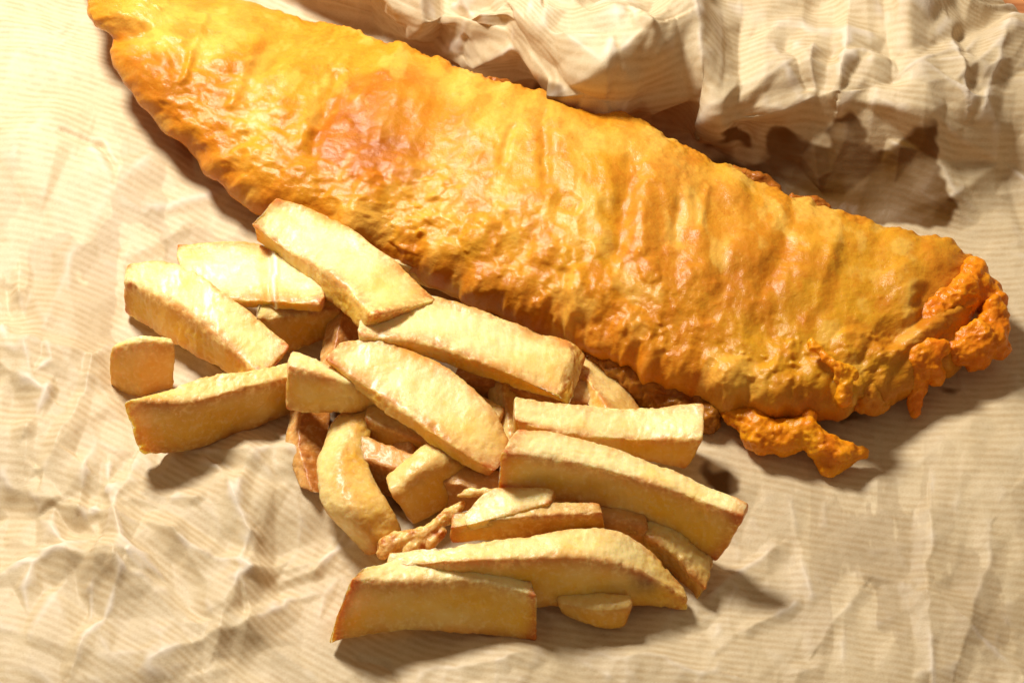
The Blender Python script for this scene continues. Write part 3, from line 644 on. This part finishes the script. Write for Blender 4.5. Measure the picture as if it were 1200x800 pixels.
# ------------------------------------------------------------------ fish
ST_ = [  # U (far edge), L (near edge), half thickness
 ((128,-150), (70,-118), 16), ((188,-78), (82,-62), 32), ((240,-28), (98,-14), 42), ((276,-3), (108,16), 46), ((302,9), (122,34), 48), ((330,17), (133,62), 50), ((372,33), (158,112), 52), ((418,45), (222,180), 54), ((472,55), (290,236), 56),
 ((528,78), (368,276), 57), ((585,98), (452,310), 58), ((650,122), (545,350), 60), ((715,136), (622,384), 60), ((785,165), (700,418), 60), ((850,193), (775,446), 58),
 ((920,228), (855,474), 56), ((985,254), (925,492), 52), ((1045,271), (990,492), 48), ((1098,288), (1048,468), 42), ((1138,312), (1095,446), 34), ((1158,340), (1130,425), 24)]
def fish_colour(x, y, side):
    """own colour of the crust: pale yellow batter, browner patches, amber rims"""
    base = srgb(226, 162, 46)
    c = np.ones(x.shape + (3,)) * base
    wx = x + 16 * fbm(x / 50, y / 50, 0, 61, 3); wy = y + 16 * fbm(x / 50, y / 50, 4, 62, 3)
    def blob(cx, cy, rx, ry, ang, col, am, hard=0.5):
        nonlocal c
        a = math.radians(ang); dx, dy = wx - cx, wy - cy
        u = (dx * math.cos(a) + dy * math.sin(a)) / rx; v = (-dx * math.sin(a) + dy * math.cos(a)) / ry
        m = am * sstep(1.0 + hard, 1.0 - hard, np.sqrt(u * u + v * v)); c = c * (1 - m[..., None]) + col * m[..., None]
    YE = srgb(226, 164, 54); PALE = srgb(236, 188, 98); OR = srgb(200, 116, 18); RB = srgb(166, 84, 6); PK = srgb(216, 142, 48); AM = srgb(216, 138, 24); OL = srgb(214, 158, 36)
    blob(240, 60, 90, 60, 20, YE, .6); blob(330, 90, 60, 70, 20, YE, .5); blob(160, 15, 26, 26, 0, PALE, .5); blob(200, 40, 26, 18, 0, PALE, .5)
    blob(185, 95, 42, 26, 40, RB, .55); blob(270, 95, 34, 34, 0, OR, .35); blob(340, 190, 70, 40, 45, OL, .6); blob(240, 150, 60, 26, 45, AM, .6)
    blob(455, 150, 92, 70, -15, OR, .95, .1); blob(430, 165, 62, 40, -20, RB, .65, .3); blob(480, 180, 40, 26, 10, RB, .4); blob(490, 130, 40, 30, 0, YE, .35)
    blob(400, 210, 60, 40, 30, OR, .4); blob(375, 100, 18, 60, 25, YE, .6, .4); blob(540, 170, 60, 70, 0, YE, .5); blob(600, 190, 70, 90, 15, PALE, .35)
    blob(660, 180, 60, 45, 15, YE, .6); blob(560, 260, 60, 40, 20, YE, .3); blob(640, 300, 40, 40, 0, YE, .4); blob(590, 340, 80, 22, 20, RB, .35); blob(700, 260, 34, 80, 10, OL, .5)
    blob(770, 240, 44, 80, 15, PK, .65); blob(820, 300, 60, 60, 0, PK, .6); blob(905, 270, 42, 52, 20, OR, .55); blob(890, 340, 60, 34, 20, RB, .35); blob(870, 230, 40, 30, 0, YE, .4)
    blob(740, 370, 70, 36, 0, OR, .35); blob(700, 350, 40, 30, 0, AM, .7); blob(800, 400, 90, 36, 15, AM, .55); blob(900, 420, 60, 50, 0, OL, .7)
    blob(1000, 330, 70, 70, 0, OL, .6); blob(960, 290, 50, 40, 20, YE, .4); blob(1075, 320, 30, 30, 20, YE, .4); blob(990, 430, 60, 50, 0, OL, .5)
    blob(1125, 350, 50, 80, 30, OR, .75); blob(1140, 330, 30, 30, 0, RB, .5); blob(1060, 400, 36, 24, -20, OR, .4)
    blob(560, 110, 70, 22, 20, PALE, .55); blob(700, 160, 90, 22, 15, PALE, .55); blob(330, 45, 80, 18, 20, YE, .5); blob(820, 215, 60, 20, 25, PALE, .4); blob(230, 40, 50, 30, 10, PALE, .6); blob(300, 100, 18, 40, 25, PALE, .5); blob(520, 220, 50, 26, 30, PALE, .35); blob(960, 262, 70, 14, 15, YE, .5)
    return c
LUMPS = [(470,205,26,4),(432,228,20,4),(415,262,22,5),(398,238,18,3),(520,300,26,5),(560,275,24,4),(610,345,30,6),(575,330,20,5),(640,300,22,4),(625,240,30,3),(560,140,30,3),(660,150,26,3),
 (690,345,30,6),(740,390,26,6),(700,395,18,5),(780,430,26,7),(830,300,34,4),(820,335,26,4),(790,215,26,4),(860,210,24,3),(880,290,30,4),(935,330,26,4),(900,380,26,-5),(960,300,28,4),(1010,270,24,3),
 (1000,400,20,5),(960,440,26,7),(990,460,16,8),(905,455,30,7),(860,440,24,8),(850,475,20,6),(1060,330,26,5),(1045,390,20,-5),(1100,300,22,4),(1085,350,18,-5),(200,60,22,4),(165,20,24,4),(185,100,26,4),(270,60,30,4),(330,110,36,3),
 (250,150,30,3),(310,190,30,3),(350,215,26,4),(375,130,20,-4),(390,100,16,-3),(480,110,26,4),(440,130,30,3),(720,250,20,-4),(728,300,24,-3),(665,240,16,-3)]
def build_fish():
    org = world_from(600, 260, depth_at(600, 260, 0)); org[2] = 0
    root = bpy.data.objects.new('battered_fish', None); root.empty_display_size = 0.02; C.objects.link(root); root.location = Vector(org)
    tag(root, 'large golden battered fried fish fillet lying diagonally across the brown paper', 'fried fish')
    K = np.array([[*u, *l, h] for u, l, h in ST_], float); Kc = np.concatenate([(K[:, :2] + K[:, 2:4]) / 2, K], 1)
    ns = 760; M = 560
    om = np.linspace(0.02, math.pi / 2, 26)
    t = np.concatenate([np.linspace(0, 1, ns)]); Q = spline(Kc, t)
    end = np.minimum(1, np.sqrt(np.clip(1 - ((t - 0.985) / 0.015).clip(0, 1) ** 2, 0.0004, 1)))
    st = np.minimum(1, np.sqrt(np.clip(1 - ((0.02 - t) / 0.02).clip(0, 1) ** 2, 0.0004, 1))); end = end * st
    Up, Lp, Hh = Q[:, 2:4], Q[:, 4:6], Q[:, 6] * end
    e = (Up - Lp) / 2; en = np.linalg.norm(e, axis=1); eh = e / en[:, None]; C0 = (Up + Lp) / 2; en = en * end
    th = math.atan(math.tan(T) * 0.9) - math.radians(3); c, s = math.cos(th), math.sin(th)
    W = np.sqrt(np.maximum(en ** 2 - (Hh * s) ** 2, (en * .3) ** 2)) / c
    # ring: dense over the top (visible), sparse under
    ph = np.concatenate([np.linspace(-0.42 * math.pi, 1.2 * math.pi, int(M * 0.9), endpoint=False), np.linspace(1.2 * math.pi, 1.58 * math.pi, M - int(M * 0.9), endpoint=False)])
    cu, sv = np.cos(ph), np.sin(ph); nn = 2.35; cu, sv = np.sign(cu) * np.abs(cu) ** (2 / nn), np.sign(sv) * np.abs(sv) ** (2 / nn)
    sv = np.where(sv < 0, sv * 0.75, sv)
    x1 = W[:, None] * cu[None, :]; y1 = Hh[:, None] * sv[None, :]
    off_e = x1 * c + y1 * s; off_d = -x1 * s + y1 * c
    px = C0[:, None, 0] + eh[:, None, 0] * off_e; py = C0[:, None, 1] + eh[:, None, 1] * off_e
    d0 = depth_at(C0[:, 0], C0[:, 1], 50.0)
    for _ in range(3):
        zz = z_of(py, d0[:, None] + off_d).min(1); d0 = d0 + (3 - zz) / CT
    dd = d0[:, None] + off_d
    Wd = world_from(px, py, dd)
    N = grid_normals(Wd, True)
    if (N * (Wd - Wd.mean(1, keepdims=True))).sum() < 0: N = -N
    # photo-space coordinates of the smooth body drive the crust features
    x, y = px, py; arc = np.broadcast_to(np.linspace(0, 1, ns)[:, None] * 1230, x.shape); acr = x1
    vis = sstep(-0.75, -0.1, np.broadcast_to(sv[None, :], x.shape))
    low = sstep(0.2, -0.9, np.broadcast_to(cu[None, :], x.shape))      # near (lower) side
    rim = np.exp(-((np.abs(np.broadcast_to(cu[None, :], x.shape)) - 1) / 0.10) ** 2)
    skew = arc + acr * 0.25 + 14 * fbm(arc / 120, acr / 90, 0, 70, 2)
    H = 10.0 * fbm(skew / 90, acr / 240, 0, 71, 2) + 3.0 * fbm(skew / 32, acr / 120, 3, 72, 3) * (1 - 0.4 * low)
    bub = np.abs(fbm(arc / 34, acr / 34, 0, 73, 3)); H += (2.5 - 9 * bub) * (0.05 + 0.6 * low)
    H += 1.2 * fbm(arc / 14, acr / 20, 0, 74, 3) * (0.6 + 0.4 * low) - 1.0 * np.abs(fbm(arc / 8, acr / 8, 0, 75, 2)) * (0.1 + 0.9 * low)
    H += 0.2 * fbm(arc / 3.3, acr / 3.3, 0, 76, 2)
    fr = fbm(arc / 34, acr / 60, 0, 77, 2); H += rim * (fr * 5 + 2 * fbm(arc / 9, acr / 9, 0, 78, 3))
    toprim = np.exp(-((np.broadcast_to(cu[None, :], x.shape) - 0.97) / 0.10) ** 2) * vis
    H += toprim * (5.0 * fbm(arc / 16, acr / 16, 0, 96, 3) + 2.4 * np.abs(fbm(arc / 6, acr / 6, 0, 97, 2)))
    # crisp flecks standing up from the skin
    fl = fbm(arc / 6.5, acr / 6.5, 0, 98, 2); H += 0.6 * sstep(0.15, 0.5, fl) * (0.35 + sstep(0.0, 0.4, fbm(arc / 60, acr / 60, 0, 99, 2)))
    # blisters: many small domes, crowded along the near edge
    rb = np.random.default_rng(21); amid = arc[:, 0]; warp = 1 + 0.55 * fbm(arc / 9, acr / 9, 0, 95, 2)
    for _ in range(900):
        b_arc = rb.uniform(0, 1230); edge_ = rb.random() < 0.62; r = rb.uniform(3, 8) if rb.random() < 0.75 else rb.uniform(8, 17)
        i0, i1 = np.searchsorted(amid, b_arc - r * 1.6), np.searchsorted(amid, b_arc + r * 1.6)
        if i1 - i0 < 3: continue
        wv = W[(i0 + i1) // 2]; b_acr = -wv * (1 - abs(rb.normal(0, 0.42))) if edge_ else rb.uniform(-wv, wv * 0.97)
        if not edge_: r = min(r, 6) * 0.8
        ax, ac = arc[i0:i1], acr[i0:i1]; yy_ = (y1[i0:i1] > -2)
        # distance along the skin: add the drop over the rounded side
        rr = np.hypot(ax - b_arc, (ac - b_acr) * rb.uniform(0.6, 1.2) + rb.uniform(-.6, .6) * (ax - b_arc)) / r * warp[i0:i1]
        a_ = (0.15 if edge_ else 0.07) * r * rb.uniform(0.5, 1.2) * (1 if rb.random() < 0.85 else -0.7)
        H[i0:i1] += a_ * np.sqrt(np.clip(1 - rr ** 2, 0, 1)) * yy_
    H = (np.roll(H, 1, 0) + 2 * H + np.roll(H, -1, 0)) / 4; H = (np.roll(H, 1, 1) + 2 * H + np.roll(H, -1, 1)) / 4
    for cx, cy, r, am in LUMPS:
        rr = np.hypot(x - cx + 6 * fbm(arc / 20, acr / 20, cx, 80, 2), y - cy + 6 * fbm(arc / 20, acr / 20, cy, 81, 2)) / r
        H += am * 1.15 * sstep(1.25, 0.35, rr) * vis
    # sharp ridges and grooves seen in the crust
    for p, q, am, w in (((105,52),(168,36),-12,9),((240,28),(216,98),3.2,5),((228,70),(214,100),2,4),((300,52),(272,128),4,7),((392,92),(366,180),-5,10),((384,100),(352,170),4,10),((663,320),(662,402),-5,6),((676,320),(674,400),5,12),
                        ((600,150),(588,190),-3,5),((638,140),(640,215),-4,7),((745,190),(722,290),-6,14),((760,195),(745,300),4,12),((800,210),(790,280),-3,7),((830,215),(820,270),2.5,6),
                        ((470,60),(415,120),3.5,8),((930,250),(900,330),-4,12),((1050,395),(1145,330),-9,9),((1040,415),(1150,345),6,12),((955,405),(985,440),7,7),((985,440),(995,468),8,9),((700,400),(760,425),4,8),((980,280),(960,350),3,10)):
        d, tt, sd = seg_dist(x + 3 * fbm(arc / 16, acr / 16, 2, 82, 2), y + 3 * fbm(arc / 16, acr / 16, 7, 83, 2), p, q); H += am * np.exp(-(d / w) ** 2) * vis
    # drips and frills hanging on the near edge
    lowrim = np.exp(-((np.broadcast_to(cu[None, :], x.shape) + 0.93) / 0.16) ** 2) * (np.broadcast_to(sv[None, :], x.shape) > -0.6)
    for cx, r, am in ((232,16,3),(300,20,4),(430,20,4),(470,14,4),(560,22,5),(610,16,5),(700,20,5),(745,26,7),(800,18,8),(850,18,6),(930,24,8),(985,14,9),(1032,16,10),(1062,14,6)):
        H += (0.4 if cx < 800 else 0.7) * am * np.exp(-((x + 8 * fbm(arc / 18, acr / 18, 1, 79, 2) - cx) / r) ** 2) * lowrim
    P = Wd + N * (H * S)[..., None]
    zf = P[..., 2]; P[..., 2] = np.where(zf < 2 * S, 2 * S + (zf - 2 * S) * 0.1, zf)
    col = fish_colour(x, y, low)
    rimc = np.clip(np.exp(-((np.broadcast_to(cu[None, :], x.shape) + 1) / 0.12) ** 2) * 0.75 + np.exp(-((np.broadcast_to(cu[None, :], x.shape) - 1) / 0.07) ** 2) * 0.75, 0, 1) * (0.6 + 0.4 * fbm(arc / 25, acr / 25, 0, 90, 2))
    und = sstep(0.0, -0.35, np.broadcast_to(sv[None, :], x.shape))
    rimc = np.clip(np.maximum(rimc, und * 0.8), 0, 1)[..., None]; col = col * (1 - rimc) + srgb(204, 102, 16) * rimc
    mt = fbm(skew / 30, acr / 44, 0, 88, 4); mp = (sstep(0.08, 0.42, mt) * (1 - low * 0.3) * 0.55)[..., None]; ma = (sstep(-0.08, -0.42, mt) * 0.5)[..., None]
    mp = mp * (1 - 0.85 * np.exp(-(((x - 455) / 80) ** 2 + ((y - 150) / 62) ** 2) ** 2))[..., None]
    col = col * (1 - mp) + srgb(246, 206, 118) * mp; col = col * (1 - ma) + srgb(206, 124, 24) * ma
    crest = np.clip((blurw(H, 3) - blurw(H, 14)) / 5, -1, 1)[..., None]         # highlight and shade painted in: raised bits paler, hollows darker gold
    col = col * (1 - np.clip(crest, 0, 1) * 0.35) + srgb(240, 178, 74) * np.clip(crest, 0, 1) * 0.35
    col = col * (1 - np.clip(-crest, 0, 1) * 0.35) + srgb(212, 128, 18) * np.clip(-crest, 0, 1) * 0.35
    V = P.reshape(-1, 3); idx = np.arange(ns * M).reshape(ns, M); nx_ = np.roll(idx, -1, 1)
    F = np.stack([idx[:-1], idx[1:], nx_[1:], nx_[:-1]], -1).reshape(-1, 4)
    m = F[len(F) // 3]; k = ns // 3
    fi = (k * M) + M // 3; f = F[fi]; nf = np.cross(V[f[1]] - V[f[0]], V[f[2]] - V[f[0]])
    if np.dot(nf, V[f[0]] - P[k].mean(0)) < 0: F = F[:, ::-1]
    col = col * np.array([0.88, 0.82, 0.54])
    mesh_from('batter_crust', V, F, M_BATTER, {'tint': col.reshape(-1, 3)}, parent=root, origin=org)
    return root
def blurw(A, n):
    for _ in range(n):
        A = (np.roll(A, 2, 0) + A + np.roll(A, -2, 0)) / 3; A = (np.roll(A, 2, 1) + A + np.roll(A, -2, 1)) / 3
    return A
fish = build_fish()

# ------------------------------------------------------------------ lumps and scraps grown from chains of beads
import bmesh
def blob(name, beads, mat, parent=None, tint=None, seed=0, amp=1.0, vox=1.6, attrs='batter', fine=1.0):
    """beads: chains [(px,py,z,r), ...]; joined skins -> voxel remesh -> rough crust"""
    bm = bmesh.new()
    for chain in beads:
        chain = np.array(chain, float)
        for a, b in zip(chain[:-1], chain[1:]) if len(chain) > 1 else [(chain[0], chain[0])]:
            L = np.linalg.norm(b[:3] - a[:3]); nst = max(1, int(L / (0.35 * min(a[3], b[3]))))
            for i in range(nst + 1):
                q = a + (b - a) * i / nst
                w = world_from(q[0], q[1], depth_at(q[0], q[1], q[2]))
                r = bmesh.ops.create_icosphere(bm, subdivisions=2, radius=float(q[3]) * S)
                bmesh.ops.translate(bm, verts=r['verts'], vec=Vector(w))
    me = bpy.data.meshes.new('tmp'); bm.to_mesh(me); bm.free()
    o = bpy.data.objects.new('tmp', me); C.objects.link(o)
    md = o.modifiers.new('r', 'REMESH'); md.mode = 'VOXEL'; md.voxel_size = vox * S; md.use_smooth_shade = True
    s2 = o.modifiers.new('s', 'SMOOTH'); s2.iterations = 6; s2.factor = 0.6
    dg = bpy.context.evaluated_depsgraph_get(); m2 = bpy.data.meshes.new_from_object(o.evaluated_get(dg))
    bpy.data.objects.remove(o); bpy.data.meshes.remove(me)
    n = len(m2.vertices); V = np.empty(n * 3, np.float32); m2.vertices.foreach_get('co', V); V = V.reshape(-1, 3).astype(float)
    Nn = np.empty(n * 3, np.float32); m2.vertices.foreach_get('normal', Nn); Nn = Nn.reshape(-1, 3)
    q = V / S
    h = fbm(q[:, 0] / 22, q[:, 1] / 22, q[:, 2] / 22, seed, 3) * 7.5 - np.abs(fbm(q[:, 0] / 10, q[:, 1] / 10, q[:, 2] / 10, seed + 5, 2)) * 2.6 + fine * 0.6 * fbm(q[:, 0] / 3.5, q[:, 1] / 3.5, q[:, 2] / 3.5, seed + 9, 2)
    V = V + Nn * (h * S * amp)[:, None]
    F = np.empty(len(m2.loops), np.int32); m2.loops.foreach_get('vertex_index', F)
    tot = np.empty(len(m2.polygons), np.int32); m2.polygons.foreach_get('loop_total', tot)
    stt = np.empty(len(m2.polygons), np.int32); m2.polygons.foreach_get('loop_start', stt)
    q4 = stt[tot == 4]; F4 = F[q4[:, None] + np.arange(4)[None, :]]
    Fs = [F4]
    t3 = stt[tot == 3]
    if len(t3): Fs.append(F[t3[:, None] + np.arange(3)[None, :]])
    bpy.data.meshes.remove(m2)
    if attrs == 'batter':
        f = np.clip(0.5 + fbm(q[:, 0] / 22, q[:, 1] / 22, q[:, 2] / 22, seed + 15, 3), 0, 1)[:, None]
        hh = np.clip(h / 4, -1, 1)[:, None]
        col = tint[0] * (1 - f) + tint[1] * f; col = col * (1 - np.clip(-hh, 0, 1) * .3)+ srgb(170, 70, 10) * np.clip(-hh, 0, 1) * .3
        at = {'tint': col}
    else:
        f = np.clip(0.5 + fbm(q[:, 0] / 12, q[:, 1] / 12, q[:, 2] / 12, seed + 15, 2), 0, 1)
        at = {'edge': f, 'side': f * 0.5, 'crisp': f * 0.45}
    org = (np.array([V[:, 0].mean(), V[:, 1].mean(), V[:, 2].min()]))
    return mesh_from(name, V, Fs, mat, at, parent=parent, origin=org)

OG = (srgb(238, 146, 14), srgb(224, 118, 6)); OY = (srgb(238, 160, 20), srgb(226, 128, 8)); BR = (srgb(186, 112, 34), srgb(140, 76, 20))
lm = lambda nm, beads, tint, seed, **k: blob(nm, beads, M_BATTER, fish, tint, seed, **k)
lm('batter_curl', [[(856,486,26,13.4),(880,492,28,19.5),(893,512,22,22.0),(920,512,24,19.5),(946,506,30,17.1),(962,518,28,18.3),(985,535,20,17.1),(1010,530,16,9.8)], [(946,500,32,11.0),(948,480,40,8.5)], [(960,520,22,15.9),(972,545,10,12.2)], [(858,486,28,12.2),(846,484,28,6.1)]], OY, 101)
lm('batter_lump', [[(1165,352,62,10),(1168,375,50,17),(1155,400,40,25),(1142,408,36,26)], [(1162,385,44,20),(1168,408,34,16)], [(1148,395,50,22),(1122,412,44,18)]], OG, 102)
lm('batter_lump', [[(1098,408,58,14),(1075,418,52,20),(1070,435,40,20),(1072,460,24,11),(1072,482,12,7)], [(1060,425,46,14),(1058,446,34,12)], [(1090,425,46,16),(1096,440,36,10)]], OG, 103)
lm('batter_ridge', [[(1143,318,58,18),(1128,345,58,24),(1100,368,54,24),(1078,386,48,20)], [(1148,340,48,24),(1160,352,44,18)]], OG, 104)
lm('batter_drip', [[(952,402,100,4),(968,420,96,7),(984,434,90,10),(989,450,80,9),(991,468,70,7)], [(975,428,92,8),(1000,438,84,8)]], OY, 105, vox=1.2)
lm('batter_crumb', [[(556,96,70,8),(572,96,68,9),(590,100,64,8)], [(575,98,68,8),(604,110,60,8)]], BR, 106, vox=1.2)
lm('batter_crumb', [[(636,122,60,9),(655,128,58,10),(676,136,56,8)]], BR, 107, vox=1.2)
lm('batter_flap', [[(714,150,60,12),(735,144,60,12),(752,150,56,12),(770,160,50,10)]], (srgb(200,120,40), srgb(150, 74, 20)), 108, vox=1.4)
lm('batter_crumb', [[(862,206,46,12),(884,214,42,13),(904,226,38,10)]], BR, 109, vox=1.4)
lm('batter_crumb', [[(930,232,44,8),(950,236,42,10),(968,244,38,8)]], (srgb(190,112,28), srgb(140,74,18)), 110, vox=1.4)
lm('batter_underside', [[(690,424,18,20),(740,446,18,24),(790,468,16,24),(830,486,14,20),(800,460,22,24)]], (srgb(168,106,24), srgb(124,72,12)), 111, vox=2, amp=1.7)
lm('batter_lump', [[(895,455,48,20),(925,462,44,20),(955,470,36,20),(980,478,28,16)], [(1010,462,40,20),(1030,470,26,15)]], (srgb(218,142,30), srgb(204,116,18)), 112, vox=2)

P1 = blob('crispy_scrap', [[(446,650,36,7),(455,640,40,10),(472,632,44,11),(492,628,46,10)], [(480,645,42,8),(500,625,48,10),(515,612,50,8),(528,600,54,8),(541,590,56,6)], [(505,635,46,7),(520,622,48,6)]], M_GOLD, seed=121, attrs='chip', amp=.9, vox=1.2)
tag(P1, 'knobbly crispy orange potato scrap lying above the squared front chip', 'potato scrap')
P2 = blob('crispy_scrap', [[(538,580,64,4),(552,577,66,6),(568,576,68,5),(580,578,70,5)]], M_GOLD, seed=122, attrs='chip', amp=.6, vox=1.0)
tag(P2, 'tiny crisp golden scrap beside the left end of the thin pale flake', 'potato scrap')
